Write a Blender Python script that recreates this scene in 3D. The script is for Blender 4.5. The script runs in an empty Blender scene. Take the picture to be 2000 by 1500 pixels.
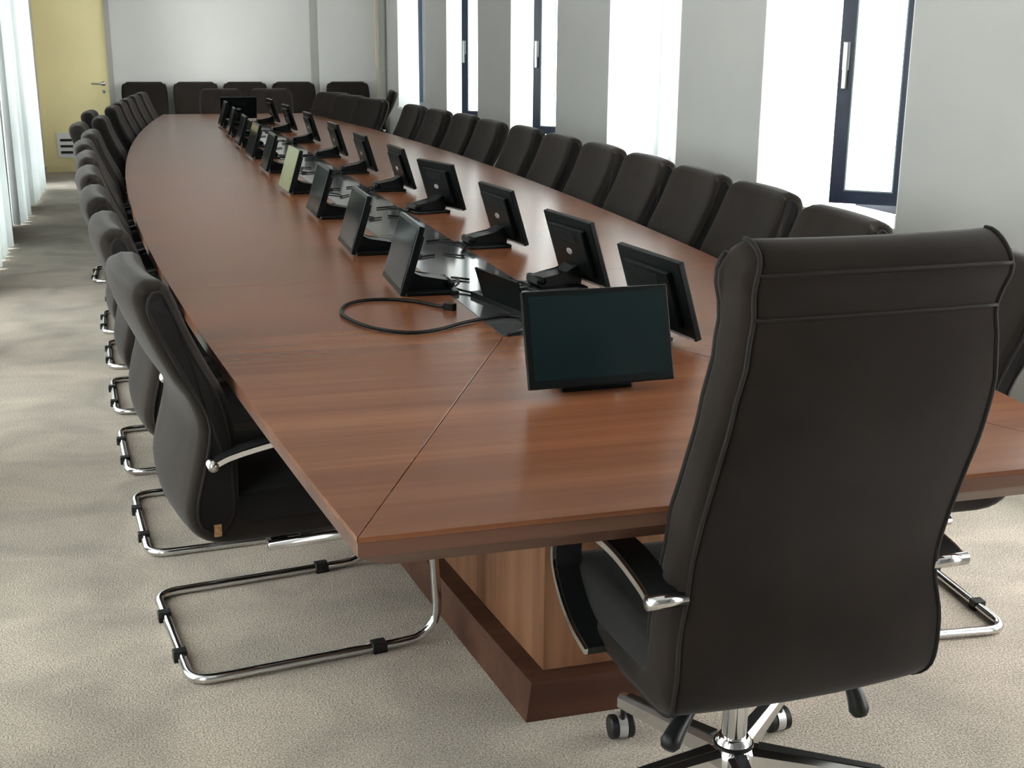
import bpy, bmesh, math, random
from mathutils import Vector, Matrix
R = math.radians
PI = math.pi
rnd = random.Random(7)
scene = bpy.context.scene
C = scene.collection

# ------------------------------------------------------------------ camera
CAM_H, PITCH, YAW, ROLL, FPX = 1.5, R(15.4), R(16.7), R(0.45), 2420.0
fwd = Vector((math.sin(YAW)*math.cos(PITCH), math.cos(YAW)*math.cos(PITCH), -math.sin(PITCH)))
r0 = Vector((math.cos(YAW), -math.sin(YAW), 0)); u0 = r0.cross(fwd)
rt = r0*math.cos(ROLL) + u0*math.sin(ROLL)
up = u0*math.cos(ROLL) - r0*math.sin(ROLL)
cd = bpy.data.cameras.new('camera'); cam = bpy.data.objects.new('camera', cd); C.objects.link(cam)
m = Matrix((rt, up, -fwd)).transposed().to_4x4(); m.translation = (0, 0, CAM_H)
cam.matrix_world = m
cd.sensor_width = 36.0; cd.lens = FPX/2000*36.0; cd.clip_start = 0.05; cd.clip_end = 200
scene.camera = cam

# ------------------------------------------------------------------ sky and exposure
w = bpy.data.worlds.new('overcast_sky'); scene.world = w; w.use_nodes = True
bg = w.node_tree.nodes['Background']
bg.inputs[0].default_value = (1.0, 0.982, 0.955, 1)
bg.inputs[1].default_value = 7.5
scene.view_settings.view_transform = 'Standard'
scene.view_settings.look = 'None'
scene.view_settings.exposure = 1.0
scene.view_settings.gamma = 1.0
scene.view_settings.use_curve_mapping = False

# ------------------------------------------------------------------ room dimensions
XL, XR, YB, YF, ZC = -1.03, 3.0, -3.2, 15.45, 2.9
SILL, HEAD = 0.74, 2.62
rsill = lambda i: 0.06 if i < 2 else SILL      # two unseen windows beside the camera, made tall to light the floor
R_WIN = [(0.1, 1.45), (1.75, 3.56), (4.47, 5.72), (6.72, 7.86), (8.92, 10.12), (11.15, 12.35), (13.3, 14.75)]
L_WIN = [(0.1, 1.6), (2.4, 3.9), (4.7, 6.2), (6.6, 7.9), (8.5, 10.0), (11.0, 11.75), (12.4, 14.35)]
# portals only guide the sampling of the sky through the real openings
def portal(x, y0, y1, z0, z1, sx):
    l = bpy.data.lights.new('window_portal', 'AREA'); l.shape = 'RECTANGLE'
    l.size = y1-y0; l.size_y = z1-z0
    l.cycles.is_portal = True
    o = bpy.data.objects.new('window_portal', l); C.objects.link(o)
    o.matrix_world = Matrix.Translation((x, (y0+y1)/2, (z0+z1)/2)) @ Matrix(((0, 0, -sx), (1*sx, 0, 0), (0, -1, 0))).to_4x4()
    return o
for i, (a, b) in enumerate(R_WIN): portal(XR+0.33, a, b, rsill(i), HEAD, 1)
for a, b in L_WIN: portal(XL-0.33, a, b, 0.02, HEAD, -1)

# ------------------------------------------------------------------ materials
def mat(name, col, rough=0.5, metal=0.0, spec=0.5, sheen=0.0, coat=0.0, noise=None, bump=None):
    """noise=(scale, amount, stretch) varies the colour; bump=(scale, strength, distance)"""
    mt = bpy.data.materials.new(name); mt.use_nodes = True
    nt = mt.node_tree; p = nt.nodes['Principled BSDF']
    p.inputs['Base Color'].default_value = (*col, 1)
    p.inputs['Roughness'].default_value = rough; p.inputs['Metallic'].default_value = metal
    p.inputs['Specular IOR Level'].default_value = spec
    if sheen: p.inputs['Sheen Weight'].default_value = sheen; p.inputs['Sheen Roughness'].default_value = 0.45
    if coat: p.inputs['Coat Weight'].default_value = coat; p.inputs['Coat Roughness'].default_value = 0.15
    tc = nt.nodes.new('ShaderNodeTexCoord')
    if noise:
        mp = nt.nodes.new('ShaderNodeMapping'); mp.inputs['Scale'].default_value = noise[2] if len(noise) > 2 else (1, 1, 1)
        nz = nt.nodes.new('ShaderNodeTexNoise'); nz.inputs['Scale'].default_value = noise[0]; nz.inputs['Detail'].default_value = 4
        cr = nt.nodes.new('ShaderNodeValToRGB'); a = noise[1]
        cr.color_ramp.elements[0].position = 0.3; cr.color_ramp.elements[1].position = 0.7
        cr.color_ramp.elements[0].color = (*[c*(1-a) for c in col], 1)
        cr.color_ramp.elements[1].color = (*[min(1, c*(1+a)) for c in col], 1)
        nt.links.new(tc.outputs['Object'], mp.inputs[0]); nt.links.new(mp.outputs[0], nz.inputs['Vector'])
        nt.links.new(nz.outputs['Fac'], cr.inputs[0]); nt.links.new(cr.outputs[0], p.inputs['Base Color'])
    if bump:
        nb = nt.nodes.new('ShaderNodeTexNoise'); nb.inputs['Scale'].default_value = bump[0]; nb.inputs['Detail'].default_value = 3
        bp = nt.nodes.new('ShaderNodeBump'); bp.inputs['Strength'].default_value = bump[1]; bp.inputs['Distance'].default_value = bump[2]
        nt.links.new(tc.outputs['Object'], nb.inputs['Vector']); nt.links.new(nb.outputs['Fac'], bp.inputs['Height'])
        nt.links.new(bp.outputs[0], p.inputs['Normal'])
    return mt

def wood_mat(name, axis, dark, mid, light, rough=0.3, scale=1.0, spec=0.2):
    """veneer with the grain running along one axis ('X' or 'Z')"""
    mt = bpy.data.materials.new(name); mt.use_nodes = True
    nt = mt.node_tree; p = nt.nodes['Principled BSDF']
    tc = nt.nodes.new('ShaderNodeTexCoord')
    def stretched(s_long, s_cross):
        mp = nt.nodes.new('ShaderNodeMapping')
        mp.inputs['Scale'].default_value = (s_long, s_cross, s_cross) if axis == 'X' else (s_cross, s_cross, s_long)
        nt.links.new(tc.outputs['Object'], mp.inputs[0]); return mp
    m1 = stretched(0.5*scale, 9*scale); n1 = nt.nodes.new('ShaderNodeTexNoise'); n1.inputs['Scale'].default_value = 1.0
    n1.inputs['Detail'].default_value = 3; n1.inputs['Distortion'].default_value = 0.3
    m2 = stretched(1.2*scale, 42*scale); n2 = nt.nodes.new('ShaderNodeTexNoise'); n2.inputs['Scale'].default_value = 1.0
    n2.inputs['Detail'].default_value = 2
    nt.links.new(m1.outputs[0], n1.inputs['Vector']); nt.links.new(m2.outputs[0], n2.inputs['Vector'])
    mx = nt.nodes.new('ShaderNodeMath'); mx.operation = 'MULTIPLY_ADD'; mx.inputs[1].default_value = 0.26
    nt.links.new(n2.outputs['Fac'], mx.inputs[0])
    h = nt.nodes.new('ShaderNodeMath'); h.operation = 'MULTIPLY'; h.inputs[1].default_value = 0.74
    nt.links.new(n1.outputs['Fac'], h.inputs[0]); nt.links.new(h.outputs[0], mx.inputs[2])
    cr = nt.nodes.new('ShaderNodeValToRGB'); e = cr.color_ramp.elements
    e[0].position = 0.38; e[0].color = (*dark, 1); e[1].position = 0.64; e[1].color = (*light, 1)
    k = e.new(0.5); k.color = (*mid, 1)
    nt.links.new(mx.outputs[0], cr.inputs[0]); nt.links.new(cr.outputs[0], p.inputs['Base Color'])
    p.inputs['Roughness'].default_value = rough; p.inputs['Specular IOR Level'].default_value = spec
    return mt

M = {}
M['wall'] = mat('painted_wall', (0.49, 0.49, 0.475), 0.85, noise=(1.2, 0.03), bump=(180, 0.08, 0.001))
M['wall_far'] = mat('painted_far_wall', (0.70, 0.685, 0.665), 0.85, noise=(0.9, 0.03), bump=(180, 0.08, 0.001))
M['ceiling'] = mat('ceiling_paint', (0.44, 0.44, 0.43), 0.9, noise=(1.0, 0.02))
M['yellow'] = mat('pale_yellow_door', (0.96, 0.83, 0.45), 0.5, noise=(2, 0.03))
M['grey_trim'] = mat('grey_trim', (0.42, 0.41, 0.38), 0.6, noise=(3, 0.04))
M['cream'] = mat('cream_trim', (0.68, 0.64, 0.52), 0.6, noise=(3, 0.04))
M['white_metal'] = mat('white_enamel', (0.85, 0.86, 0.84), 0.35)
M['black_slot'] = mat('black_slot', (0.01, 0.011, 0.013), 0.7)
M['anthracite'] = mat('anthracite_frame', (0.018, 0.028, 0.055), 0.35, noise=(8, 0.15))
M['rubber'] = mat('window_gasket', (0.20, 0.25, 0.27), 0.5)
M['chrome'] = mat('polished_chrome', (0.72, 0.72, 0.73), 0.12, metal=1.0, noise=(20, 0.03))
M['steel'] = mat('satin_steel', (0.60, 0.60, 0.60), 0.3, metal=1.0)
M['plastic'] = mat('black_plastic', (0.008, 0.009, 0.009), 0.4, spec=0.3, bump=(600, 0.1, 0.0004))
M['mon_plastic'] = mat('monitor_plastic', (0.0035, 0.0050, 0.0050), 0.3, spec=0.14, bump=(700, 0.08, 0.0003))
M['mon_screen'] = mat('monitor_glass', (0.007, 0.013, 0.014), 0.09, spec=0.22)
M['film'] = mat('olive_protective_film', (0.19, 0.195, 0.10), 0.35, noise=(12, 0.12))
M['silver'] = mat('silver_badge', (0.62, 0.63, 0.64), 0.3, metal=0.8)
M['fabric'] = mat('brown_black_fabric', (0.021, 0.0168, 0.0145), 0.95, spec=0.06, sheen=0.13, noise=(6, 0.22), bump=(900, 0.25, 0.0006))
M['fabric_exec'] = mat('dark_brown_fabric', (0.0145, 0.0108, 0.0090), 0.95, spec=0.05, sheen=0.09, noise=(5, 0.25), bump=(900, 0.25, 0.0006))
M['fabric_dark'] = mat('dark_cushion_fabric', (0.0125, 0.0115, 0.0115), 0.9, spec=0.1, sheen=0.1, noise=(6, 0.2), bump=(900, 0.25, 0.0006))
M['piping'] = mat('dark_piping', (0.012, 0.010, 0.009), 0.8, spec=0.2)
M['cable'] = mat('black_cable_rubber', (0.004, 0.0038, 0.0036), 0.5, spec=0.2)
M['tag'] = mat('tan_label', (0.32, 0.17, 0.07), 0.6, noise=(120, 0.5))
M['tabletop'] = wood_mat('table_veneer', 'X', (0.132, 0.049, 0.023), (0.160, 0.060, 0.028), (0.194, 0.075, 0.034), 0.26, spec=0.20)
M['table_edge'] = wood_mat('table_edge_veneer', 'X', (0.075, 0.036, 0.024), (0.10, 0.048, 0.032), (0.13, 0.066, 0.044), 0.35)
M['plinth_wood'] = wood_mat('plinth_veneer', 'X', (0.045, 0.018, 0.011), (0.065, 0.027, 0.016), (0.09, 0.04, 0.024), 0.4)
M['base_wood'] = wood_mat('base_veneer', 'Z', (0.11, 0.048, 0.024), (0.17, 0.08, 0.042), (0.23, 0.115, 0.065), 0.4)
M['smoked'] = mat('smoked_glass_strip', (0.065, 0.066, 0.068), 0.10, spec=0.9)

def carpet_mat():
    mt = bpy.data.materials.new('beige_carpet'); mt.use_nodes = True
    nt = mt.node_tree; p = nt.nodes['Principled BSDF']; L = nt.links.new
    tc = nt.nodes.new('ShaderNodeTexCoord')
    def nz(s, d, st=(1, 1, 1), dist=0):
        mp = nt.nodes.new('ShaderNodeMapping'); mp.inputs['Scale'].default_value = st
        n = nt.nodes.new('ShaderNodeTexNoise'); n.inputs['Scale'].default_value = s; n.inputs['Detail'].default_value = d
        n.inputs['Distortion'].default_value = dist
        L(tc.outputs['Object'], mp.inputs[0]); L(mp.outputs[0], n.inputs['Vector']); return n
    a = nz(210, 2); b = nz(2.6, 8, (1, 1.2, 1), 0.8); c = nz(0.8, 3)
    def ramp(n, p0, c0, p1, c1):
        r = nt.nodes.new('ShaderNodeValToRGB'); e = r.color_ramp.elements
        e[0].position = p0; e[0].color = (*c0, 1); e[1].position = p1; e[1].color = (*c1, 1); L(n.outputs['Fac'], r.inputs[0]); return r
    ra = ramp(a, 0.35, (0.25, 0.212, 0.172), 0.66, (0.57, 0.50, 0.43))
    rb = ramp(b, 0.34, (0.74, 0.745, 0.74), 0.66, (1.12, 1.10, 1.08))
    rc = ramp(c, 0.35, (0.93, 0.95, 0.93), 0.65, (1.05, 1.02, 1.0))
    m1 = nt.nodes.new('ShaderNodeMix'); m1.data_type = 'RGBA'; m1.blend_type = 'MULTIPLY'; m1.inputs[0].default_value = 1
    L(ra.outputs[0], m1.inputs[6]); L(rb.outputs[0], m1.inputs[7])
    m2 = nt.nodes.new('ShaderNodeMix'); m2.data_type = 'RGBA'; m2.blend_type = 'MULTIPLY'; m2.inputs[0].default_value = 1
    L(m1.outputs[2], m2.inputs[6]); L(rc.outputs[0], m2.inputs[7])
    L(m2.outputs[2], p.inputs['Base Color'])
    p.inputs['Roughness'].default_value = 1.0; p.inputs['Specular IOR Level'].default_value = 0.1
    p.inputs['Sheen Weight'].default_value = 0.2
    bp = nt.nodes.new('ShaderNodeBump'); bp.inputs['Strength'].default_value = 0.7; bp.inputs['Distance'].default_value = 0.006
    L(a.outputs['Fac'], bp.inputs['Height'])
    bp2 = nt.nodes.new('ShaderNodeBump'); bp2.inputs['Strength'].default_value = 0.06; bp2.inputs['Distance'].default_value = 0.02
    L(b.outputs['Fac'], bp2.inputs['Height']); L(bp.outputs[0], bp2.inputs['Normal']); L(bp2.outputs[0], p.inputs['Normal'])
    return mt
M['carpet'] = carpet_mat()

def sheer_mat(name, through, open0, open1, col):
    mt = bpy.data.materials.new(name); mt.use_nodes = True
    nt = mt.node_tree; nt.nodes.clear(); L = nt.links.new
    out = nt.nodes.new('ShaderNodeOutputMaterial')
    d = nt.nodes.new('ShaderNodeBsdfDiffuse'); d.inputs[0].default_value = (0.82, 0.85, 0.85, 1)
    t = nt.nodes.new('ShaderNodeBsdfTranslucent'); t.inputs[0].default_value = (*col, 1)
    tr = nt.nodes.new('ShaderNodeBsdfTransparent')
    a = nt.nodes.new('ShaderNodeMixShader'); a.inputs[0].default_value = through
    b = nt.nodes.new('ShaderNodeMixShader')
    wv = nt.nodes.new('ShaderNodeTexNoise'); wv.inputs['Scale'].default_value = 40
    ma = nt.nodes.new('ShaderNodeMath'); ma.operation = 'MULTIPLY_ADD'; ma.inputs[1].default_value = open1; ma.inputs[2].default_value = open0
    L(wv.outputs['Fac'], ma.inputs[0]); L(ma.outputs[0], b.inputs[0])
    L(d.outputs[0], a.inputs[1]); L(t.outputs[0], a.inputs[2]); L(a.outputs[0], b.inputs[1]); L(tr.outputs[0], b.inputs[2])
    L(b.outputs[0], out.inputs[0]); return mt
M['sheer'] = sheer_mat('sheer_white_voile', 0.72, 0.2, 0.15, (0.95, 0.97, 0.97))
M['curtain'] = sheer_mat('white_curtain_cloth', 0.27, 0.0, 0.03, (0.50, 0.55, 0.55))

def glass_mat():
    mt = bpy.data.materials.new('window_glass'); mt.use_nodes = True
    nt = mt.node_tree; nt.nodes.clear(); L = nt.links.new
    out = nt.nodes.new('ShaderNodeOutputMaterial')
    g = nt.nodes.new('ShaderNodeBsdfGlossy'); g.inputs['Roughness'].default_value = 0.02
    tr = nt.nodes.new('ShaderNodeBsdfTransparent'); tr.inputs[0].default_value = (0.93, 0.96, 0.96, 1)
    fr = nt.nodes.new('ShaderNodeFresnel'); fr.inputs[0].default_value = 1.45
    mx = nt.nodes.new('ShaderNodeMixShader')
    L(fr.outputs[0], mx.inputs[0]); L(tr.outputs[0], mx.inputs[1]); L(g.outputs[0], mx.inputs[2]); L(mx.outputs[0], out.inputs[0])
    return mt
M['glass'] = glass_mat()

# ------------------------------------------------------------------ helpers
def obj(name, bm, m, parent=None, smooth=False, loc=None):
    me = bpy.data.meshes.new(name); bmesh.ops.recalc_face_normals(bm, faces=bm.faces); bm.to_mesh(me); bm.free()
    if m: me.materials.append(m)
    if smooth:
        for p in me.polygons: p.use_smooth = True
    o = bpy.data.objects.new(name, me); C.objects.link(o)
    if parent: o.parent = parent
    if loc: o.location = loc
    return o
def smooth_by_angle(o, ang=40):
    me = o.data
    for p in me.polygons: p.use_smooth = True
    bm = bmesh.new(); bm.from_mesh(me)
    for e in bm.edges:
        e.smooth = not (len(e.link_faces) == 2 and e.calc_face_angle(0) > R(ang))
    bm.to_mesh(me); bm.free(); return o
def thing(name, label, cat, loc=(0, 0, 0), rz=0, group=None):
    o = bpy.data.objects.new(name, None); C.objects.link(o); o.empty_display_size = 0.1
    o.location = loc; o.rotation_euler = (0, 0, rz); o['label'] = label; o['category'] = cat
    if group: o['group'] = group
    return o
def tag(o, label, cat, group=None):
    o['label'] = label; o['category'] = cat
    if group: o['group'] = group
    return o
def struct(o): o['kind'] = 'structure'; return o
def dup(root, loc, rz, label, group=None):
    r = root.copy(); C.objects.link(r); r.location = loc; r.rotation_euler = (0, 0, rz); r['label'] = label
    if group: r['group'] = group
    for ch in list(root.children):
        c = ch.copy(); C.objects.link(c); c.parent = r
        for g in ch.children:
            d = g.copy(); C.objects.link(d); d.parent = c
    return r
def box(bm, x0, x1, y0, y1, z0, z1, mtx=None, bev=0.0):
    v = [bm.verts.new(Vector(p)) for p in ((x0, y0, z0), (x1, y0, z0), (x1, y1, z0), (x0, y1, z0), (x0, y0, z1), (x1, y0, z1), (x1, y1, z1), (x0, y1, z1))]
    f = [bm.faces.new([v[i] for i in q]) for q in ((3, 2, 1, 0), (4, 5, 6, 7), (0, 1, 5, 4), (1, 2, 6, 5), (2, 3, 7, 6), (3, 0, 4, 7))]
    if bev:
        es = list({e for q in f for e in q.edges})
        r = bmesh.ops.bevel(bm, geom=es, offset=bev, segments=2, affect='EDGES', profile=0.6)
        v = list({x for q in r['faces'] for x in q.verts} | {x for x in v if x.is_valid})
    if mtx is not None:
        for q in v: q.co = mtx @ q.co
    return v
def bx(*a, **k):
    bm = bmesh.new(); box(bm, *a, **k); return bm
def tube(bm, pts, r, n=10, closed=False):
    pts = [Vector(p) for p in pts]; N = len(pts); rings = []
    prev = None
    for i, p in enumerate(pts):
        if closed: t = (pts[(i+1) % N]-pts[i-1]).normalized()
        else: t = (pts[min(i+1, N-1)]-pts[max(i-1, 0)]).normalized()
        if prev is None:
            a = Vector((0, 0, 1)) if abs(t.z) < 0.9 else Vector((1, 0, 0))
            nn = t.cross(a).normalized()
        else:
            nn = (prev - t*prev.dot(t)).normalized()
        prev = nn; b = t.cross(nn)
        rr = r(i/(N-1)) if callable(r) else r
        rings.append([bm.verts.new(p + (nn*math.cos(2*PI*k/n)+b*math.sin(2*PI*k/n))*rr) for k in range(n)])
    for i in range(N if closed else N-1):
        a, b = rings[i], rings[(i+1) % N]
        for k in range(n): bm.faces.new((a[k], a[(k+1) % n], b[(k+1) % n], b[k]))
    if not closed:
        bm.faces.new(rings[0][::-1]); bm.faces.new(rings[-1])
def fillet(pts, rad, seg=6, closed=False):
    """round the corners of a polyline"""
    pts = [Vector(p) for p in pts]; out = []; N = len(pts)
    for i, p in enumerate(pts):
        if not closed and i in (0, N-1): out.append(p); continue
        a = (pts[i-1]-p); b = (pts[(i+1) % N]-p)
        rr = rad[i] if isinstance(rad, (list, tuple)) else rad
        la = min(rr, a.length*0.48); lb = min(rr, b.length*0.48); l = min(la, lb)
        A = p + a.normalized()*l; B = p + b.normalized()*l
        for k in range(seg+1):
            t = k/seg; out.append(A*(1-t)**2 + p*2*t*(1-t) + B*t*t)
    return out
def cyl(bm, p0, p1, r, n=16): tube(bm, [p0, p1], r, n)
def lathe(bm, prof, n=24, center=(0, 0)):
    rings = [[bm.verts.new((center[0]+r*math.cos(2*PI*k/n), center[1]+r*math.sin(2*PI*k/n), z)) for k in range(n)] for r, z in prof]
    for a, b in zip(rings, rings[1:]):
        for k in range(n): bm.faces.new((a[k], a[(k+1) % n], b[(k+1) % n], b[k]))
    bm.faces.new(rings[0][::-1]); bm.faces.new(rings[-1])
def prism(bm, poly, z0, z1):
    a = [bm.verts.new((x, y, z0)) for x, y in poly]; b = [bm.verts.new((x, y, z1)) for x, y in poly]
    bm.faces.new(a[::-1]); bm.faces.new(b); N = len(poly)
    for i in range(N): bm.faces.new((a[i], a[(i+1) % N], b[(i+1) % N], b[i]))
def catmull(pts, k=4, closed=False):
    P = [Vector(p) for p in pts]; N = len(P); out = []
    rng = range(N) if closed else range(N-1)
    for i in rng:
        p1, p2 = P[i], P[(i+1) % N]
        p0 = P[i-1] if (closed or i > 0) else p1*2-p2
        p3 = P[(i+2) % N] if (closed or i < N-2) else p2*2-p1
        for j in range(k):
            t = j/k
            out.append(0.5*((2*p1)+(p2-p0)*t+(2*p0-5*p1+4*p2-p3)*t*t+(3*p1-p0-3*p2+p3)*t**3))
    if not closed: out.append(P[-1])
    return out
def lerp_tab(tab, z):
    if z <= tab[0][0]: return tab[0][1]
    for (a, va), (b, vb) in zip(tab, tab[1:]):
        if z <= b:
            t = (z-a)/(b-a); t = t*t*(3-2*t); return va+(vb-va)*t
    return tab[-1][1]
def padded(bm, prof, hw, bev=0.02, curve=0.0, cols=6, dx=0.0):
    """closed side profile [(y,z)] extruded across the width with rounded rims; hw(z) = half width, curve = how far the sides come forward"""
    N = len(prof); P = [Vector((p[0], p[1])) for p in prof]
    area = sum(P[i].x*P[(i+1) % N].y-P[(i+1) % N].x*P[i].y for i in range(N))
    if area < 0: P = P[::-1]
    nrm = []
    for i in range(N):
        t = (P[(i+1) % N]-P[i-1]).normalized(); nrm.append(Vector((t.y, -t.x)))
    lay = []
    for k in range(5): a = k/4*PI/2; lay.append((-1, bev*(1-math.sin(a)), bev*(1-math.cos(a))))   # side, distance from rim, inset
    seq = []
    for k in range(5):
        a = k/4*PI/2; seq.append((-1, bev*(1-math.cos(PI/2-a))*0+bev*(1-math.cos(a))*1.0 if False else bev*(1-math.sin(PI/2-a)), bev*(1-math.sin(a))))
    left = [(s, d, i) for (s, d, i) in seq]
    rings = []
    def ring(fx):
        r = []
        for p, n_ in zip(P, nrm):
            x, ins = fx(p); q = p - n_*ins
            h = max(hw(p.y), 1e-3)
            r.append(bm.verts.new((x+dx, q.x + curve*((x/h)**2), q.y)))
        rings.append(r)
    for s, d, i in left: ring(lambda p: (-(hw(p.y)-d), i))
    for c in range(1, cols): ring(lambda p: ((-1+2*c/cols)*(hw(p.y)-bev), 0))
    for s, d, i in left[::-1]: ring(lambda p: ((hw(p.y)-d), i))
    for a, b in zip(rings, rings[1:]):
        for i in range(N): bm.faces.new((a[i], a[(i+1) % N], b[(i+1) % N], b[i]))
    bm.faces.new(rings[0]); bm.faces.new(rings[-1][::-1])
def ribbon(line, t):
    """closed profile of thickness t behind an open line (to its left)"""
    L = [Vector(p) for p in line]; off = []
    for i, p in enumerate(L):
        d = (L[min(i+1, len(L)-1)]-L[max(i-1, 0)]).normalized(); off.append(p+Vector((-d.y, d.x))*t)
    return [tuple(p) for p in L]+[tuple(p) for p in off[::-1]]

# ------------------------------------------------------------------ room shell
struct(obj('floor', bx(XL-0.4, XR+0.4, YB-0.2, YF+0.2, -0.15, 0.0), M['carpet']))
struct(obj('ceiling', bx(XL-0.4, XR+0.4, YB-0.2, YF+0.2, ZC, ZC+0.15), M['ceiling']))
bm = bmesh.new()
box(bm, XR, XR+0.34, YB, YF, HEAD, ZC)
for i, (a, b) in enumerate(R_WIN): box(bm, XR, XR+0.34, a, b, 0, rsill(i))
ys = [YB]+[v for ab in R_WIN for v in ab]+[YF]
for a, b in zip(ys[0::2], ys[1::2]): box(bm, XR, XR+0.34, a, b, 0, HEAD)
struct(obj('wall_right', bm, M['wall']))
bm = bmesh.new(); box(bm, XL-0.34, XL, YB, YF, HEAD, ZC)
ys = [YB]+[v for ab in L_WIN for v in ab]+[YF]
for a, b in zip(ys[0::2], ys[1::2]): box(bm, XL-0.34, XL, a, b, 0, HEAD)
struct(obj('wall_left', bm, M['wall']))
bm = bmesh.new()
box(bm, -0.2, XR+0.34, YF, YF+0.15, 0, ZC); box(bm, XL-0.34, -0.2, YF, YF+0.15, 2.12, ZC); box(bm, XL-0.34, -0.2, YF+0.09, YF+0.15, 0, 2.12)
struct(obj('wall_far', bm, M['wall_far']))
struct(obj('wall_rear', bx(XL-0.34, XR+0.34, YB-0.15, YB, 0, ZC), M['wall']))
struct(obj('trim_1', bx(2.17, 2.97, YF-0.035, YF, 0.0, ZC), M['wall_far']))           # raised panel on the far wall
struct(obj('panel_shadow', bx(2.08, 2.17, YF-0.012, YF, 0.0, ZC), M['grey_trim']))  # grey strip painted in as the shadow beside the raised panel
struct(obj('trim_3', bx(2.86, 2.90, YF-0.06, YF-0.035, 0.0, ZC), M['cream']))
struct(obj('baseboard_left', bx(XL, XL+0.012, 14.37, YF, 0, 0.07), M['grey_trim']))
struct(obj('baseboard_right', bx(XR-0.012, XR, YB, YF-0.04, 0, 0.07), M['grey_trim']))
struct(obj('baseboard_far', bx(-0.14, 2.07, YF-0.012, YF, 0, 0.07), M['grey_trim']))

# door in the far left corner
d = thing('door_1', 'pale yellow door with a lever handle and a white vent grille, far left corner', 'door', (-0.62, YF, 0)); struct(d)
del d['category']
obj('door_leaf', bx(-0.41, 0.36, 0.0, 0.05, 0.01, 2.06), M['yellow'], d)
bm = bmesh.new(); box(bm, 0.36, 0.42, -0.02, 0.08, 0, 2.12); box(bm, -0.41, 0.36, -0.02, 0.08, 2.06, 2.12)
obj('door_frame', bm, M['grey_trim'], d)
bm = bmesh.new(); cyl(bm, (0.30, 0, 1.01), (0.30, -0.05, 1.01), 0.01); tube(bm, fillet([(0.30, -0.045, 1.01), (0.17, -0.045, 1.01)], 0.01), 0.009)
cyl(bm, (0.30, 0.0, 1.01), (0.30, -0.008, 1.01), 0.025); cyl(bm, (0.30, 0.0, 0.92), (0.30, -0.006, 0.92), 0.018)
obj('door_handle', bm, M['steel'], d, True)
bm = bmesh.new()
box(bm, -0.26, 0.17, -0.014, 0, 0.17, 0.46, bev=0.003)
vg = obj('vent_grille', bm, M['white_metal'], d)
for z in (0.22, 0.29, 0.36): obj('vent_slot', bx(-0.225, 0.14, -0.018, -0.013, z, z+0.028), M['black_slot'], vg)

# ------------------------------------------------------------------ windows
def frame_rect(bm, y0, y1, z0, z1, t, x0, x1):
    box(bm, x0, x1, y0, y0+t, z0, z1); box(bm, x0, x1, y1-t, y1, z0, z1)
    box(bm, x0, x1, y0+t, y1-t, z0, z0+t); box(bm, x0, x1, y0+t, y1-t, z1-t, z1)
def wavy(bm, y0, y1, z0, z1, x, amp, n, seed, th=0.0015):
    q = random.Random(seed); N = n*8; ph = q.random()*6
    top, bot = [], []
    for i in range(N+1):
        t = i/N; y = y0+(y1-y0)*t
        o = amp*math.sin(2*PI*n*t+ph) + amp*0.4*math.sin(2*PI*n*0.37*t+ph*2)
        bot.append((x+o*1.25, y+amp*0.3*math.sin(4*PI*n*t), z0)); top.append((x+o*0.8, y, z1))
    for s in (0,):
        vb = [bm.verts.new(p) for p in bot]; vt = [bm.verts.new(p) for p in top]
        for i in range(N): bm.faces.new((vb[i], vb[i+1], vt[i+1], vt[i]))
def which(i, hidden, total):
    if i < hidden: return '%s, beside the camera and out of view' % ('first', 'second', 'third', 'fourth')[i]
    k = i-hidden
    if i == total-1: return 'farthest in view'
    return ('nearest in view', 'second nearest in view', 'third nearest in view', 'fourth nearest in view')[k]
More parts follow.
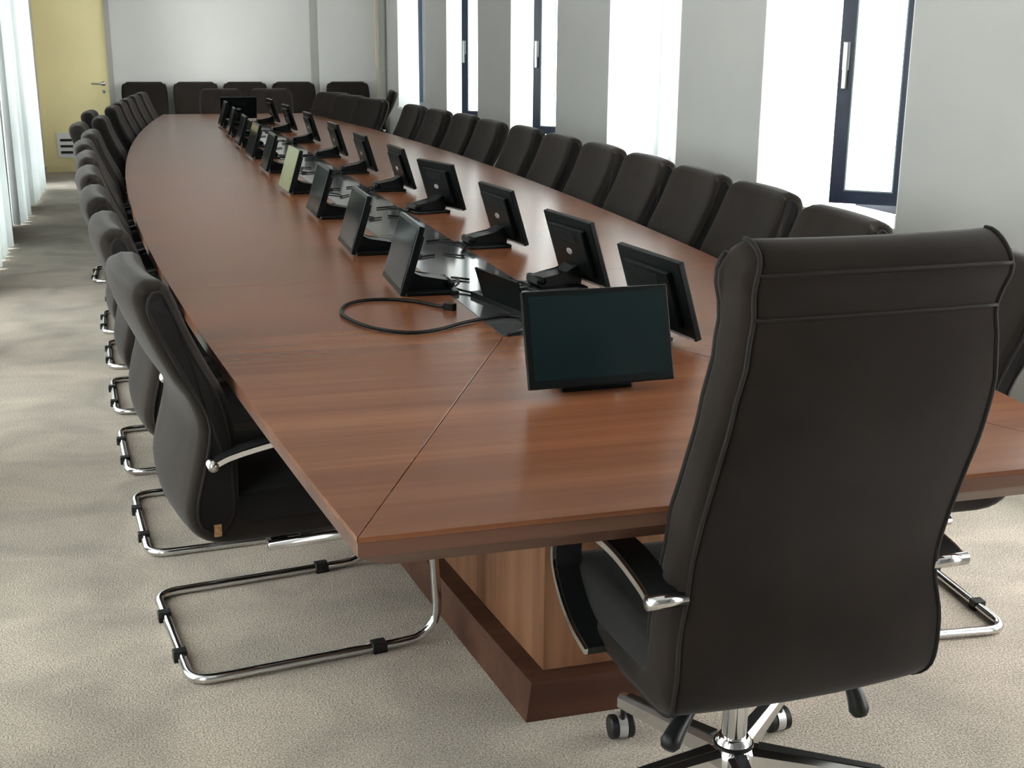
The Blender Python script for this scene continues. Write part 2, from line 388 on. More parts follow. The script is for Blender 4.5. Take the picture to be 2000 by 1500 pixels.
# which right windows have a casement turned inward, the two unseen ones for more light
for i, (a, b) in enumerate(R_WIN):
    wd = struct(bpy.data.objects.new('window_%d' % (i+1), None)); C.objects.link(wd); wd.location = (XR, (a+b)/2, rsill(i))
    hy = (b-a)/2; hz = HEAD-rsill(i)
    open_sash = i in (0, 1, 2, 4, 5)
    x0, x1 = 0.24, 0.30
    bm = bmesh.new(); frame_rect(bm, -hy, hy, 0.03, hz, 0.045, x0, x1)
    ym = -hy+0.29                                                   # mullion between fixed light and casement
    y2 = ym+0.66 if open_sash else ym+0.36
    box(bm, x0, x1, ym-0.02, ym+0.02, 0.075, hz-0.045); box(bm, x0, x1, y2-0.02, y2+0.02, 0.075, hz-0.045)
    obj('window_frame', bm, M['anthracite'], wd)
    obj('pane', bx(0.262, 0.268, -hy+0.045, ym-0.02, 0.075, hz-0.045), M['glass'], wd)
    obj('pane', bx(0.262, 0.268, y2+0.02, hy-0.045, 0.075, hz-0.045), M['glass'], wd)
    # casement leaf: local x along the leaf, hinged at x=0
    lw = 0.325 if open_sash else 0.32
    bm = bmesh.new()
    for q in ((0, 0.05), (lw-0.062, lw)): box(bm, q[0], q[1], -0.025, 0.025, 0.0, 1.78)
    for q in ((0, 0.055), (1.725, 1.78)): box(bm, 0.05, lw-0.062, -0.025, 0.025, q[0], q[1])
    leaf = obj('casement', bm, M['anthracite'], wd)
    bm = bmesh.new()
    for q in ((0.05, 0.056), (lw-0.068, lw-0.062)): box(bm, q[0], q[1], -0.028, 0.028, 0.055, 1.725)
    box(bm, 0.056, lw-0.068, -0.028, 0.028, 0.055, 0.061); box(bm, 0.056, lw-0.068, -0.028, 0.028, 1.719, 1.725)
    obj('gasket', bm, M['rubber'], leaf)
    obj('glass', bx(0.05, lw-0.06, -0.004, 0.004, 0.05, 1.73), M['glass'], leaf)
    bm = bmesh.new(); box(bm, lw-0.045, lw-0.015, 0.025, 0.032, 0.58, 0.70, bev=0.002); box(bm, lw-0.040, lw-0.020, 0.030, 0.055, 0.50, 0.70, bev=0.004); box(bm, lw-0.040, lw-0.020, -0.055, -0.025, 0.50, 0.70, bev=0.004)
    obj('handle', bm, M['silver'], leaf)
    if open_sash:
        leaf.location = (0.243, -hy+0.312, 0.075); ang = math.atan2(0.18, -0.215)
        leaf.rotation_euler = (0, 0, ang)
    else:
        leaf.location = (0.27, ym+0.02, 0.06); leaf.rotation_euler = (0, 0, PI/2)
    obj('window_sill', bx(-0.012, 0.24, -hy, hy, 0.0, 0.028, bev=0.004), M['white_metal'], wd)
    for y_ in (-hy, hy-0.008): obj('lit_reveal', bx(0.001, 0.24, y_, y_+0.008, 0.028, hz), M['white_metal'], wd)  # white boards put in so the jambs look lit by the sky
    # voile over the far part of the opening
    bm = bmesh.new(); yc0 = -hy+0.53 if open_sash else -hy+0.03
    wavy(bm, (a+b)/2+yc0+(0.38 if i < 2 else 0.95 if i == 6 else 0), b-0.02, rsill(i)+0.035, HEAD-0.03, XR+0.13, 0.022, 7 if open_sash else 10, i)
    c = obj('sheer_curtain', bm, M['sheer'], None, True)
    tag(c, 'sheer white curtain in a right wall window, %s' % which(i, 2, len(R_WIN)), 'curtain', 'sheer curtains')
    bm = bmesh.new(); cyl(bm, (XR+0.13, a+0.0, HEAD-0.015), (XR+0.13, b-0.0, HEAD-0.015), 0.008, 8)
    obj('curtain_rod', bm, M['white_metal'], c)
for i, (a, b) in enumerate(L_WIN):
    wd = struct(bpy.data.objects.new('window_%d' % (i+9), None)); C.objects.link(wd); wd.location = (XL, (a+b)/2, 0)
    hy = (b-a)/2
    bm = bmesh.new(); frame_rect(bm, -hy, hy, 0.0, HEAD, 0.05, -0.30, -0.24); box(bm, -0.30, -0.24, -hy+0.05, hy-0.05, 0.85, 0.90)
    obj('window_frame', bm, M['anthracite'], wd)
    obj('pane', bx(-0.272, -0.266, -hy+0.05, hy-0.05, 0.05, 0.85), M['glass'], wd)
    obj('pane', bx(-0.272, -0.266, -hy+0.05, hy-0.05, 0.90, HEAD-0.05), M['glass'], wd)
    bm = bmesh.new(); wavy(bm, a-0.04, (b+0.06 if i < 6 else b-0.57), 0.015, ZC-0.06, XL+0.05, 0.034, max(5, int((b-a)*6)), 20+i)  # last window lengthened and left partly bare to brighten the door
    c = obj('sheer_curtain', bm, M['sheer'] if i < 4 else M['curtain'], None, True)
    tag(c, 'floor-length sheer white curtain on the left wall, %s' % which(i, 4, len(L_WIN)), 'curtain', 'sheer curtains')
    bm = bmesh.new(); box(bm, XL+0.02, XL+0.07, a-0.1, b+0.1, ZC-0.06, ZC-0.001)
    obj('curtain_rail', bm, M['white_metal'], c)

# ------------------------------------------------------------------ conference table
TX, TY, TL = 1.03, 7.77, 5.97          # centre x, centre y, half length
HWM, KA = 1.105, 0.0102                # half width in the middle, bow of the long edges
HT = 0.75
def hw_t(y): return HWM-KA*(y-TY)**2
Y0, Y1 = TY-TL, TY+TL
table = thing('conference_table', 'very long boat-shaped reddish brown veneer conference table with smoked glass centre strip', 'table', (TX, TY, 0))
GX = 0.135; GY0, GY1 = 3.07, Y1-(3.07-Y0)
seams = [GY0, 3.95, 5.95, 7.93, 9.85, 11.6, GY1]
g = 0.0007
def top_panel(name, poly, mt):
    bm = bmesh.new(); prism(bm, [(x, y-TY) for x, y in poly], HT-0.009, HT)
    es = [e for e in bm.edges if abs(e.verts[0].co.z-HT) < 1e-5 and abs(e.verts[1].co.z-HT) < 1e-5]
    bmesh.ops.bevel(bm, geom=es, offset=0.0007, segments=1, affect='EDGES')
    return obj(name, bm, mt, table)
for s in (-1, 1):
    # long side panels; the first and last run into the mitre
    for k, (ya, yb) in enumerate(zip(seams, seams[1:])):
        n = 8; poly = []
        for i in range(n+1):
            y = ya+g+(yb-ya-2*g)*i/n; poly.append((s*hw_t(y), y))
        poly += [(s*(GX+g), yb-g), (s*(GX+g), ya+g)]
        if k == 0:
            poly = [(s*(hw_t(Y0)-0.0), Y0+0.0016)]+[(s*hw_t(Y0+(ya-Y0)*i/6), Y0+(ya-Y0)*i/6) for i in range(1, 6)]+[(s*hw_t(y), y) for y in [ya+(yb-g-ya)*i/5 for i in range(6)]]+[(s*(GX+g), yb-g), (s*(GX+g), ya+0.0016)]
        if k == len(seams)-2:
            poly = [(s*hw_t(y), y) for y in [ya+g+(yb-ya-g)*i/5 for i in range(6)]]+[(s*hw_t(yb+(Y1-yb)*i/6), yb+(Y1-yb)*i/6) for i in range(1, 6)]+[(s*hw_t(Y1), Y1-0.0016), (s*(GX+g), yb-0.0016), (s*(GX+g), ya+g)]
        top_panel('side_panel', poly, M['tabletop'])
for Y, G in ((Y0, GY0), (Y1, GY1)):
    top_panel('end_panel', [(-(hw_t(Y)-0.001), Y), ((hw_t(Y)-0.001), Y), (GX-g, G-(0.002 if G < TY else -0.002)), (-(GX-g), G-(0.002 if G < TY else -0.002))], M['tabletop'])
gs = [GY0, 4.9, 6.4, 7.9, 9.4, 10.9, GY1]
for ya, yb in zip(gs, gs[1:]):
    bm = bmesh.new(); box(bm, -GX+0.001, GX-0.001, ya+0.002-TY, yb-0.002-TY, HT-0.0085, HT-0.0005, bev=0.001)
    o = obj('glass_strip', bm, M['smoked'], table)
# moulded underside: thin lip, then a chamfer running inward
bm = bmesh.new(); N = 40
ring = [(hw_t(Y0+2*TL*i/N), Y0+2*TL*i/N-TY) for i in range(N+1)]
outl = ring+[(-x, y) for x, y in ring[::-1]]
def lay(ins, z):
    return [bm.verts.new((math.copysign(abs(x)-ins, x), y*(TL-ins)/TL, z)) for x, y in outl]
L0 = lay(0.0008, HT-0.0095); L1_ = lay(0.0008, HT-0.034); L2_ = lay(0.008, HT-0.040); L3_ = lay(0.055, HT-0.075); L4_ = lay(0.075, HT-0.075)
for a, b in ((L0, L1_), (L1_, L2_), (L2_, L3_), (L3_, L4_)):
    for i in range(len(a)): bm.faces.new((a[i], a[(i+1) % len(a)], b[(i+1) % len(a)], b[i]))
bm.faces.new(L0); bm.faces.new(L4_[::-1])
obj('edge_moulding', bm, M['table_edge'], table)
# pedestal following the bow of the top
def ped(ins, y0, y1, z0, z1, z_ins=0.0):
    bm = bmesh.new(); n = 30
    pts = [(hw_t(y0+(y1-y0)*i/n)-ins, y0+(y1-y0)*i/n-TY) for i in range(n+1)]
    ol = pts+[(-x, y) for x, y in pts[::-1]]
    a = [bm.verts.new((x, y, z0)) for x, y in ol]
    b = [bm.verts.new((math.copysign(abs(x)-z_ins, x), y-math.copysign(z_ins, y) if abs(y) > (y1-y0)/2-1e-4 else y, z1)) for x, y in ol]
    bm.faces.new(a[::-1]); bm.faces.new(b)
    for i in range(len(ol)): bm.faces.new((a[i], a[(i+1) % len(ol)], b[(i+1) % len(ol)], b[i]))
    return bm
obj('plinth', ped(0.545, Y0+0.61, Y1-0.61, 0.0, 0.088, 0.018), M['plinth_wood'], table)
obj('pedestal', ped(0.615, Y0+0.68, Y1-0.68, 0.088, HT-0.075), M['base_wood'], table)

# ------------------------------------------------------------------ visitor chair
def arm_parts(t, side, x, path, pw=0.05, rear=True):
    """closed band arm: black pad with a chrome strip on its outer edge"""
    P = catmull([(0, p[0], p[1]) for p in path], 5)
    def band(x0, x1, th):
        bm = bmesh.new(); rows = []
        for i, p in enumerate(P):
            dd = (P[min(i+1, len(P)-1)]-P[max(i-1, 0)]).normalized(); n = Vector((0, -dd.z, dd.y))
            q = [p-n*th/2, p+n*th/2]
            rows.append([bm.verts.new((x0, q[0].y, q[0].z)), bm.verts.new((x1, q[0].y, q[0].z)), bm.verts.new((x1, q[1].y, q[1].z)), bm.verts.new((x0, q[1].y, q[1].z))])
        for a, b in zip(rows, rows[1:]):
            for k in range(4): bm.faces.new((a[k], a[(k+1) % 4], b[(k+1) % 4], b[k]))
        bm.faces.new(rows[0][::-1]); bm.faces.new(rows[-1]); return bm
    a = obj('armrest', band(side*(x-pw), side*x, 0.016), M['plastic'], t); smooth_by_angle(a, 50)
    s = obj('chrome_strip', band(side*x, side*(x+0.007), 0.012), M['chrome'], a); smooth_by_angle(s, 50)
    bm = bmesh.new(); p = path[0]; cyl(bm, (side*(x+0.008), p[0], p[1]), (side*(x-0.065), p[0], p[1]), 0.0125, 14)
    obj('mounting_bolt', bm, M['chrome'], a, True)
    return a

def make_visitor():
    t = thing('visitor_chair', '', 'chair', (0, 0, 0), 0, 'visitor chairs along the table')
    hw = lambda z: lerp_tab([(0.34, 0.262), (0.5, 0.272), (0.62, 0.266), (0.76, 0.272), (0.87, 0.272), (0.93, 0.266), (0.962, 0.252), (0.987, 0.222)], z)
    outer = [(0.20, 0.352), (0.05, 0.345), (-0.12, 0.343), (-0.235, 0.350), (-0.288, 0.385), (-0.302, 0.44), (-0.292, 0.50), (-0.274, 0.57), (-0.262, 0.635), (-0.278, 0.70), (-0.316, 0.765), (-0.352, 0.84), (-0.376, 0.90), (-0.386, 0.945), (-0.376, 0.972), (-0.350, 0.986)]
    oc = [tuple(p) for p in catmull(outer, 3)]
    front = [(-0.322, 0.984), (-0.302, 0.966), (-0.286, 0.92), (-0.264, 0.86), (-0.232, 0.79), (-0.198, 0.72), (-0.182, 0.66), (-0.176, 0.60), (-0.176, 0.54), (-0.178, 0.47)]
    fc = [tuple(p) for p in catmull(front, 3)]
    bm = bmesh.new(); padded(bm, oc+fc+[(-0.170, 0.42), (-0.14, 0.402), (0.0, 0.40), (0.20, 0.398)], hw, 0.024, 0.02, 8); sh = obj('backrest', bm, M['fabric'], t, True)
    pan = [(-0.270, 0.40), (-0.278, 0.45), (-0.268, 0.50), (-0.250, 0.57), (-0.238, 0.64), (-0.254, 0.70), (-0.292, 0.77), (-0.328, 0.845), (-0.352, 0.90), (-0.360, 0.935), (-0.345, 0.960), (-0.322, 0.955), (-0.302, 0.905), (-0.280, 0.845), (-0.248, 0.775), (-0.216, 0.71), (-0.202, 0.65), (-0.196, 0.58), (-0.196, 0.50), (-0.196, 0.43), (-0.225, 0.385)]
    pc = catmull(pan, 2, True)
    sp = catmull([(-0.24, 0.395), (0.05, 0.392), (0.215, 0.39), (0.262, 0.405), (0.275, 0.432), (0.25, 0.462), (0.15, 0.473), (0.0, 0.468), (-0.22, 0.458)], 3, True)
    bm = bmesh.new(); padded(bm, [tuple(p) for p in sp], lambda z: 0.262, 0.02, 0.0, 6); obj('seat', bm, M['fabric_dark'], t, True)
    for s in (-1, 1):
        bm = bmesh.new(); N = len(pc)
        a = [bm.verts.new((s*(hw(p.y)-0.003), p.x+0.02, p.y)) for p in pc]; b = [bm.verts.new((s*(hw(p.y)+0.003), p.x+0.02, p.y)) for p in pc]
        bm.faces.new(a); bm.faces.new(b[::-1])
        for i in range(N): bm.faces.new((a[i], b[i], b[(i+1) % N], a[(i+1) % N]))
        o = obj('side_panel', bm, M['fabric_dark'], sh)
        bm = bmesh.new(); tube(bm, [(s*(hw(p.y)+0.001), p.x+0.02, p.y) for p in pc], 0.0048, 6, True); obj('piping', bm, M['piping'], sh, True)
    # cantilever tube: rails on the carpet, rising at the front, back under the seat
    r_ = 0.0125; hx = 0.27; zt = 0.334
    pts = [(hx, -0.10, zt), (hx, 0.315, zt), (hx, 0.335, r_), (hx, -0.30, r_), (-hx, -0.30, r_), (-hx, 0.335, r_), (-hx, 0.315, zt), (-hx, -0.10, zt)]
    bm = bmesh.new(); tube(bm, fillet(pts, [0, 0.08, 0.10, 0.06, 0.06, 0.10, 0.08, 0], 6), r_, 10); fr = obj('sled_frame', bm, M['chrome'], t, True)
    for x, y, wx, wy in ((hx, 0.17, 0.034, 0.038), (-hx, 0.17, 0.034, 0.038), (0.12, -0.303, 0.03, 0.034), (-0.12, -0.303, 0.03, 0.034)):
        obj('rubber_foot', bx(x-wx/2, x+wx/2, y-wy/2, y+wy/2, 0.0, 0.028, bev=0.003), M['plastic'], fr)
    bm = bmesh.new(); box(bm, -0.265, 0.265, 0.10, 0.14, 0.322, 0.345); box(bm, -0.265, 0.265, -0.09, -0.05, 0.322, 0.345); obj('seat_bracket', bm, M['plastic'], t)
    path = [(-0.225, 0.562), (-0.175, 0.581), (-0.05, 0.603), (0.08, 0.606), (0.17, 0.585), (0.205, 0.535), (0.195, 0.47), (0.15, 0.40), (0.12, 0.345)]
    for s in (-1, 1): arm_parts(t, s, 0.305, path, 0.045)
    return t
vis = make_visitor()
state = {'used': False}
def place_vis(x, y, rz, label, group='visitor chairs along the table', first=vis):
    if not state['used']:
        state['used'] = True; first.location = (x, y, 0); first.rotation_euler = (0, 0, rz); first['label'] = label; first['group'] = group; return first
    return dup(first, (x, y, 0), rz, label, group)
ORD = ['nearest', 'second', 'third', 'fourth', 'fifth', 'sixth', 'seventh', 'eighth', 'ninth', 'tenth', 'eleventh', 'twelfth', 'thirteenth', 'fourteenth', 'fifteenth', 'sixteenth']
def row_label(side, i, extra=''):
    pos = 'nearest the camera' if i == 0 else ORD[i]+' from the near end'
    return 'dark brown cantilever chair, %s side of the table, %s' % (side, pos)
# (y along the table, extra pull away from the table, extra turn)
LEFT = [(3.09, 0.0, 2), (3.90, 0.0, 0), (4.67, 0.0, 0), (5.45, 0, 0), (6.22, 0.0, 0), (6.98, 0.02, 0), (7.74, 0.0, 0), (8.48, 0.10, 0), (9.22, 0, 0), (9.94, 0.12, 0), (10.64, 0, 0), (11.34, 0, 0), (12.02, 0, 0), (12.7, 0, 0), (13.38, 0, 0)]
for i, (y, pull, turn) in enumerate(LEFT):
    e = TX-hw_t(y); slope = math.atan(2*KA*(y-TY))
    ch = place_vis(e+0.152-pull, y, -PI/2-slope+R(turn), row_label('left', i, ', pulled slightly out' if pull > 0.05 else ''), 'chairs on the left side of the table')
    if i == 0:
        tg = obj('care_tag', bx(0.2660, 0.2720, -0.225, -0.208, 0.376, 0.406), M['tag'], ch, loc=(0, 0.0, 0.0))
RIGHT = [(2.79, 0.12, 0), (3.53, 0.04, 0), (4.26, 0.08, 0), (4.90, 0.08, 0), (5.55, 0.08, 0), (6.23, 0.08, 0), (6.93, 0.07, 0), (7.66, 0.08, 0), (8.36, 0.05, 0), (9.08, 0.07, 0), (9.80, 0.06, 0), (10.52, 0.06, 0), (11.75, 0.03, 14), (12.45, 0.02, 18), (13.1, 0.04, 24)]
for i, (y, pull, turn) in enumerate(RIGHT):
    e = TX+hw_t(y); slope = -math.atan(2*KA*(y-TY))
    place_vis(e-0.152+pull, y, PI/2-slope+R(turn), row_label('right', i), 'chairs on the right side of the table')
# chairs standing along the far wall, facing the camera
FW = [(0.13, 'leftmost'), (0.71, 'second from the left'), (1.28, 'middle'), (1.85, 'second from the right'), (2.50, 'rightmost')]
for x, s in FW:
    c_ = place_vis(x, 15.06, PI, 'dark upholstered chair against the far grey wall, %s of the five' % s, 'chairs against the far wall')
    c_.scale = (0.925, 1, 1.045)
# chairs at the far end of the table
for x, s in ((0.93, 'left'), (1.47, 'right')):
    c_ = place_vis(x, 14.08, PI, 'dark upholstered chair at the far end of the table, the %s one' % s, 'chairs at the far end of the table'); c_.scale = (0.87, 1, 1)
place_vis(2.44, 13.95, PI/2-R(10), 'dark upholstered chair standing sideways by the far window, away from the table', 'chairs by the windows')

# ------------------------------------------------------------------ executive swivel chair
ex = thing('executive_chair', 'tall dark brown high-back swivel chair on a chrome star base at the table\'s near end', 'chair', (1.066, 1.985, 0), R(2))
hwx = lambda z: lerp_tab([(0.34, 0.262), (0.42, 0.276), (0.50, 0.274), (0.62, 0.258), (0.72, 0.258), (0.85, 0.256), (0.96, 0.251), (1.05, 0.238), (1.10, 0.231), (1.16, 0.240), (1.21, 0.230)], z)
outer = [(0.22, 0.357), (0.05, 0.352), (-0.12, 0.352), (-0.205, 0.360), (-0.252, 0.390), (-0.268, 0.44), (-0.270, 0.50), (-0.262, 0.57), (-0.266, 0.64), (-0.284, 0.71), (-0.312, 0.79), (-0.342, 0.87), (-0.366, 0.95), (-0.378, 1.03), (-0.376, 1.09), (-0.382, 1.13), (-0.394, 1.170), (-0.382, 1.202), (-0.348, 1.220), (-0.300, 1.218)]
oc = [tuple(p) for p in catmull(outer, 3)]
front = [(-0.300, 1.206), (-0.282, 1.17), (-0.284, 1.09), (-0.284, 1.0), (-0.262, 0.90), (-0.222, 0.80), (-0.200, 0.75), (-0.188, 0.69), (-0.170, 0.63), (-0.162, 0.56), (-0.168, 0.50)]
fc = [tuple(p) for p in catmull(front, 3)]
bm = bmesh.new(); padded(bm, oc[:-2]+fc+[(-0.16, 0.44), (-0.13, 0.415), (0.0, 0.41), (0.21, 0.408)], hwx, 0.022, 0.022, 8); xsh = obj('backrest', bm, M['fabric_exec'], ex, True)
sp = catmull([(-0.19, 0.40), (0.05, 0.395), (0.22, 0.39), (0.275, 0.41), (0.29, 0.445), (0.26, 0.487), (0.15, 0.50), (0.0, 0.495), (-0.18, 0.485)], 3, True)
bm = bmesh.new(); padded(bm, [tuple(p) for p in sp], lambda z: 0.262, 0.022, 0.0, 6); obj('seat', bm, M['fabric_dark'], ex, True)
for s in (-1, 1):
    bm = bmesh.new(); tube(bm, [(s*(hwx(z)-0.006), y-0.004+0.022, z) for y, z in fc[1:]], 0.005, 6); obj('piping', bm, M['piping'], xsh, True)
    bm = bmesh.new(); tube(bm, [(s*(hwx(z)-0.013), y+0.021, z) for y, z in oc[4:-2]], 0.0042, 6); obj('piping', bm, M['piping'], xsh, True)
def rear_at(z):
    k = min(range(len(oc)), key=lambda i: abs(oc[i][1]-z) + (1 if oc[i][0] > -0.2 else 0)); return oc[k][0]
for zz, off in ((1.178, -0.001), (1.108, -0.0005)):
    hwz = hwx(zz)-0.014
    bm = bmesh.new(); tube(bm, [(x, rear_at(zz)+off+0.022*(x/hwx(zz))**2, zz-0.004*(x/hwz)**2) for x in [-hwz+2*hwz*i/16 for i in range(17)]], 0.0034, 6)
    obj('seam', bm, M['piping'], xsh, True)
path = [(-0.235, 0.605), (-0.19, 0.618), (-0.09, 0.632), (0.015, 0.628), (0.13, 0.600), (0.205, 0.55), (0.212, 0.49), (0.165, 0.435), (0.10, 0.400), (0.03, 0.385)]
for s in (-1, 1): arm_parts(ex, s, 0.309, path, 0.055)
bm = bmesh.new(); box(bm, -0.08, 0.08, -0.06, 0.13, 0.312, 0.36, bev=0.008); mech = obj('tilt_mechanism', bm, M['plastic'], ex)
for s, dx in ((1, 0.0), (-1, 0.0)):
    bm = bmesh.new()
    if s > 0: pth = [(0.08, -0.06, 0.32), (0.15, -0.075, 0.325), (0.19, -0.085, 0.31), (0.205, -0.10, 0.275), (0.212, -0.112, 0.235)]
    else: pth = [(-0.06, -0.02, 0.31), (-0.09, -0.03, 0.30), (-0.125, -0.05, 0.28), (-0.165, -0.075, 0.255), (-0.195, -0.095, 0.228)]
    tube(bm, catmull(pth, 4), lambda u: 0.008+0.013*max(0, (u-0.40)/0.60)**0.6 if u < 0.97 else 0.014, 12)
    for v in bm.verts: v.co.y = v.co.y*1.0
    obj('lever', bm, M['plastic'], mech, True)
BO = (0.012, 0.022)                     # the star base stands a little forward of the shell's origin
bm = bmesh.new(); lathe(bm, [(0.0255, 0.145), (0.0255, 0.32)], 20, BO); gas = obj('gas_lift', bm, M['chrome'], ex); smooth_by_angle(gas)
bm = bmesh.new(); lathe(bm, [(0.036, 0.062), (0.046, 0.070), (0.046, 0.122), (0.038, 0.134), (0.036, 0.146), (0.030, 0.153)], 24, BO); hub = obj('hub', bm, M['chrome'], ex); smooth_by_angle(hub)
bm = bmesh.new(); lathe(bm, [(0.041, 0.132), (0.041, 0.138), (0.030, 0.142)], 24, BO); o = obj('collar', bm, M['plastic'], hub); smooth_by_angle(o)
for k in range(5):
    a = R(41+72*k); ca, sa = math.cos(a), math.sin(a); mt_ = Matrix.Translation((BO[0], BO[1], 0)) @ Matrix.Rotation(a, 4, 'Z')
    bm = bmesh.new(); n = 8; rows = []
    for i in range(n+1):
        t_ = i/n; x = 0.035+0.275*t_; hh = 0.024-0.009*t_; zz = 0.110-0.010*t_; ww = 0.022-0.008*t_
        rows.append([bm.verts.new(mt_ @ Vector(p)) for p in ((x, -ww, zz-hh), (x, ww, zz-hh), (x, ww, zz+hh*0.5), (x, ww*0.45, zz+hh), (x, -ww*0.45, zz+hh), (x, -ww, zz+hh*0.5))])
    for p, q in zip(rows, rows[1:]):
        for j in range(6): bm.faces.new((p[j], p[(j+1) % 6], q[(j+1) % 6], q[j]))
    bm.faces.new(rows[0][::-1]); bm.faces.new(rows[-1])
    leg = obj('leg', bm, M['chrome'], ex); smooth_by_angle(leg, 30)
    bm = bmesh.new(); v0 = [Vector((0.05, -0.012, 0.1335)), Vector((0.05, 0.012, 0.1335)), Vector((0.29, 0.008, 0.1165)), Vector((0.29, -0.008, 0.1165))]
    a_ = [bm.verts.new(mt_ @ p) for p in v0]; b_ = [bm.verts.new(mt_ @ (p+Vector((0, 0, 0.003)))) for p in v0]
    bm.faces.new(a_[::-1]); bm.faces.new(b_)
    for i in range(4): bm.faces.new((a_[i], a_[(i+1) % 4], b_[(i+1) % 4], b_[i]))
    obj('leg_inlay', bm, M['plastic'], leg)
    c0 = mt_ @ Vector((0.305, 0, 0)); sw = R((3, -6, 25, 60, -40)[k]); ax_ = Vector((math.cos(sw), math.sin(sw), 0)); fo = Vector((-ax_.y, ax_.x, 0))
    cen = c0+fo*0.012
    bm = bmesh.new(); cyl(bm, (c0.x, c0.y, 0.045), (c0.x, c0.y, 0.092), 0.006, 8)
    for s in (-1, 1):
        p = Vector((cen.x, cen.y, 0.0275)); tube(bm, [p+ax_*s*0.010, p+ax_*s*0.0125, p+ax_*s*0.024, p+ax_*s*0.027], lambda u: 0.0275 if 0.2 < u < 0.8 else 0.0245, 18)
    cs = obj('caster', bm, M['plastic'], leg); smooth_by_angle(cs, 40)
    bm = bmesh.new(); p = Vector((cen.x, cen.y, 0.030)); tube(bm, [p-ax_*0.0098, p+ax_*0.0098], 0.0285, 18)
    cv = obj('caster_cover', bm, M['silver'], leg); smooth_by_angle(cv, 40)

# ------------------------------------------------------------------ touch monitors on low folding stands
def make_monitor(film=False, label=''):
    t = thing('touch_monitor', label, 'monitor', (0, 0, HT), 0, 'monitors on the table')
    W, Hh, T, z0 = 0.345, 0.215, 0.018, 0.022
    tl = Matrix.Translation((0, 0, z0)) @ Matrix.Rotation(R(-17), 4, 'X')
    b = 0.012
    bm = bmesh.new(); box(bm, -W/2, W/2, 0, T, 0, Hh, bev=0.003)
    for v in bm.verts: v.co = tl @ v.co
    hs = obj('housing', bm, M['mon_plastic'], t)
    bm = bmesh.new(); box(bm, -W/2+b, W/2-b, -0.0012, 0.0005, b+0.006, Hh-b, mtx=tl); obj('screen', bm, M['film'] if film else M['mon_screen'], t)
    if film:
        bm = bmesh.new(); box(bm, -W/2+0.001, W/2-0.001, -0.0026, -0.0014, 0.001, Hh-0.001, mtx=tl); obj('protective_film', bm, M['film'], t)
        bm = bmesh.new(); box(bm, 0.125, 0.14, -0.0032, -0.0026, 0.06, 0.072, mtx=tl); obj('status_lamp', bm, M['mon_plastic'], t)
    bm = bmesh.new(); box(bm, -W/2+0.045, W/2-0.045, T, T+0.016, 0.035, Hh-0.03, mtx=None, bev=0.004)
    for v in bm.verts: v.co = tl @ v.co
    bc = obj('back_cover', bm, M['mon_plastic'], t)
    for k in range(5):
        bm = bmesh.new(); box(bm, -0.07, 0.07, T+0.0155, T+0.018, Hh-0.045-k*0.007, Hh-0.0425-k*0.007, mtx=tl); obj('vent_rib', bm, M['plastic'], bc)
    bm = bmesh.new(); n = 20; ring1 = [bm.verts.new(tl @ Vector((0.020*math.cos(2*PI*k/n), T+0.0155, 0.105+0.011*math.sin(2*PI*k/n)))) for k in range(n)]
    ring2 = [bm.verts.new(tl @ Vector((0.019*math.cos(2*PI*k/n), T+0.018, 0.105+0.010*math.sin(2*PI*k/n)))) for k in range(n)]
    for k in range(n): bm.faces.new((ring1[k], ring1[(k+1) % n], ring2[(k+1) % n], ring2[k]))
    bm.faces.new(ring2); bm.faces.new(ring1[::-1]); obj('badge', bm, M['silver'], bc)
    bm = bmesh.new(); box(bm, -W/2+0.006, W/2-0.006, T-0.0005, T+0.002, 0.001, 0.007, mtx=tl); obj('lower_glint', bm, M['silver'], t)  # silver strip put in for the bright line of light under the panel
    # low stand: plate on the table behind the panel, folded arm rising to the panel
    bm = bmesh.new(); box(bm, -0.085, 0.085, 0.035, 0.20, 0.0, 0.012, bev=0.004); st = obj('stand_base', bm, M['mon_plastic'], t)
    bm = bmesh.new()
    prof = [(0.040, 0.012), (0.185, 0.012), (0.196, 0.022), (0.190, 0.036), (0.150, 0.044), (0.090, 0.052), (0.062, 0.070), (0.046, 0.075), (0.036, 0.05)]
    a = [bm.verts.new((-0.045, y, z)) for y, z in prof]; c = [bm.verts.new((0.045, y, z)) for y, z in prof]
    bm.faces.new(a); bm.faces.new(c[::-1])
    for i in range(len(prof)): bm.faces.new((a[i], c[i], c[(i+1) % len(prof)], a[(i+1) % len(prof)]))
    bmesh.ops.bevel(bm, geom=list(bm.edges), offset=0.003, segments=2, affect='EDGES')
    obj('stand_arm', bm, M['mon_plastic'], t)
    bm = bmesh.new(); cyl(bm, (-0.055, 0.178, 0.030), (0.055, 0.178, 0.030), 0.011, 12); obj('hinge', bm, M['mon_plastic'], t, True)
    return t
def place_mon(root, x, y, rz, label, first=False, tilt=None):
    if first: root.location = (x, y, HT); root.rotation_euler = (0, 0, rz); root['label'] = label; return root
    return dup(root, (x, y, HT), rz, label, 'monitors on the table')
mon = make_monitor()
mons = [place_mon(mon, 0.955, 2.475, R(1.5), 'black touch monitor at the near end of the table, screen facing the camera', True)]
LM = [(0.725, 3.735, -2), (0.705, 4.51, -1), (0.715, 5.49, 0), (0.705, 6.44, 2), (0.705, 7.52, 0), (0.70, 8.45, 2), (0.70, 9.40, 0), (0.71, 10.5, -1), (0.72, 11.6, 0)]
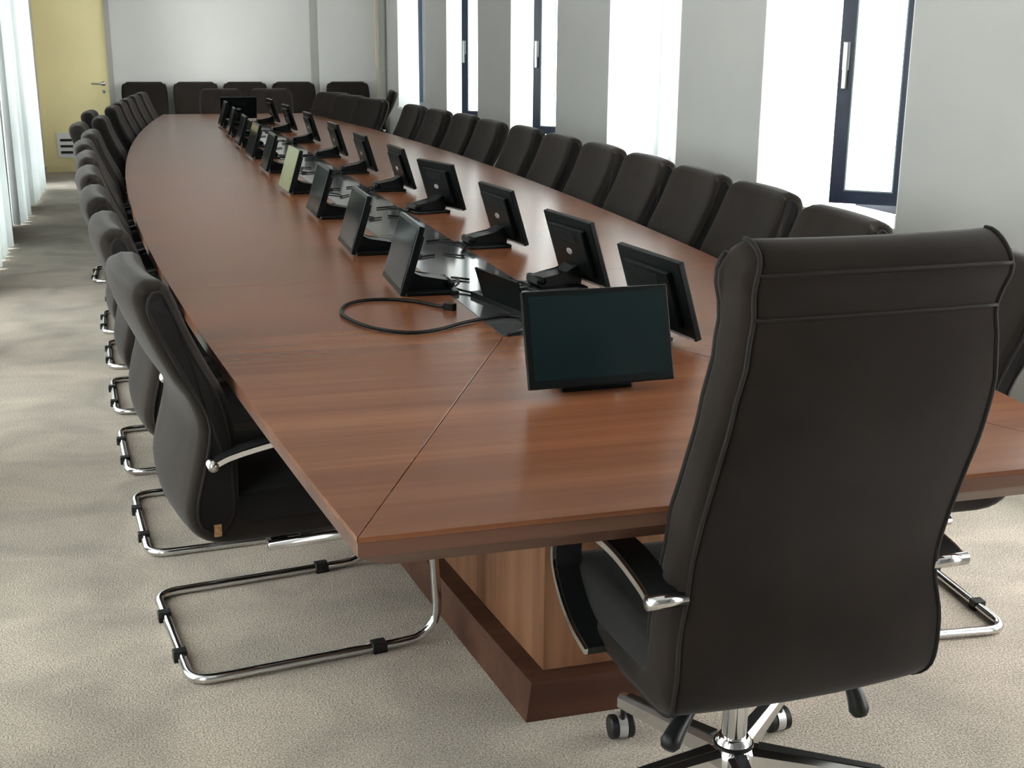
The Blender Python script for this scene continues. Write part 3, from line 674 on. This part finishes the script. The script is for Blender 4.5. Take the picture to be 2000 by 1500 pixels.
for i, (x, y, a) in enumerate(LM):
    lab = 'black touch monitor in the left file facing left, %s' % ('nearest the camera' if i == 0 else ORD[i]+' from the near end')
    if i == 3:
        mf = make_monitor(True, 'touch monitor in the left file with an olive film over its screen'); mf.location = (x, y, HT); mf.rotation_euler = (0, 0, -PI/2+R(a)); mons.append(mf)
    else: mons.append(place_mon(mon, x, y, -PI/2+R(a), lab))
RM = [(1.335, 2.985, 5), (1.36, 3.705, 6), (1.365, 4.56, 5), (1.365, 5.59, 14), (1.36, 6.45, 2), (1.335, 7.38, 2), (1.335, 8.44, 2), (1.335, 9.72, 2), (1.31, 10.93, 3), (1.29, 12.05, 3)]
for i, (x, y, a) in enumerate(RM):
    lab = 'black touch monitor in the right file seen from behind, %s' % ('nearest the camera' if i == 0 else ORD[i]+' from the near end')
    mons.append(place_mon(mon, x, y, PI/2+R(a), lab))
mons.append(place_mon(mon, 0.97, 12.55, PI, 'black touch monitor at the far end of the table, its back to the camera'))

# ------------------------------------------------------------------ open cable box and loose cables
bxr = thing('cable_box', 'open pop-up cable box with dark lid in the centre strip near the front monitor', 'cable box', (1.085, 3.455, HT), R(11))
bm = bmesh.new(); 
for q in ((-0.10, -0.085, -0.19, 0.19), (0.085, 0.10, -0.19, 0.19), (-0.085, 0.085, -0.19, -0.175), (-0.085, 0.085, 0.175, 0.19)): box(bm, q[0], q[1], q[2], q[3], 0.0, 0.014, bev=0.002)
obj('housing', bm, M['plastic'], bxr)
obj('socket_plate', bx(-0.085, 0.085, -0.175, 0.175, 0.0, 0.006), M['steel'], bxr)
for k in range(3): obj('socket', bx(-0.03, 0.03, -0.14+k*0.10, -0.08+k*0.10, 0.006, 0.012, bev=0.002), M['plastic'], bxr)
lm = Matrix.Translation((-0.097, 0, 0.014)) @ Matrix.Rotation(R(-108), 4, 'Y')
obj('lid', bx(0.0, 0.095, -0.17, 0.10, -0.003, 0.003, mtx=lm), M['mon_plastic'], bxr)

def cable_bm(pts, r=0.0042, z=0.004, k=6):
    P = [(p[0], p[1], (p[2] if len(p) > 2 else z)) for p in pts]
    bm = bmesh.new(); tube(bm, catmull(P, k), r, 8); return bm
loop = [(0.905, 3.06), (0.955, 3.10), (0.99, 3.19), (1.00, 3.26), (0.965, 3.29), (0.90, 3.27), (0.82, 3.225), (0.74, 3.165), (0.66, 3.15), (0.59, 3.21), (0.545, 3.31), (0.525, 3.43), (0.55, 3.54), (0.61, 3.60), (0.69, 3.60), (0.76, 3.55), (0.81, 3.47), (0.825, 3.45)]
lc = tag(obj('loose_cable', cable_bm([(x, y, HT+0.006) for x, y in loop], 0.0052), M['cable'], None, True), 'long black cable lying in an open loop on the bare near-left part of the tabletop', 'cable')
bm = bmesh.new(); a = Matrix.Translation((0.835, 3.435, HT)) @ Matrix.Rotation(R(-45), 4, 'Z'); box(bm, -0.010, 0.022, -0.011, 0.011, 0.0, 0.02, mtx=a); obj('plug', bm, M['cable'], lc)
def mon_cable(m_, pts, name_lab):
    """power and video lead of one monitor, ends at the centre strip"""
    o = obj('cable', cable_bm(pts, 0.0035), M['cable'], None, True); o.parent = m_; o.matrix_parent_inverse = m_.matrix_basis.inverted(); return o
q = random.Random(3)
for m_ in mons:
    x, y = m_.location.x, m_.location.y
    s = 1 if x < TX else -1
    if y < 2.6:
        mon_cable(m_, [(0.97, 2.64, HT+0.02), (0.99, 2.78, HT+0.005), (1.07, 2.9, HT+0.004), (1.06, 3.02, HT+0.005), (1.07, 3.22, HT+0.018)], '')
        continue
    if y > 12.2: continue
    for j in range(2):
        e = 0.05+0.09*q.random(); dy = (-0.16 if j else 0.14)*(0.6+q.random()*0.6)
        mon_cable(m_, [(x+s*0.165, y+0.02*j, HT+0.022), (x+s*0.20, y+dy*0.3, HT+0.008), (x+s*(0.24+0.03*q.random()), y+dy, HT+0.0045), (x+s*(0.20+0.06*q.random()), y+dy*1.35, HT+0.0045), (TX-s*0.02, y+dy*(0.9+e), HT+0.0045)], '')
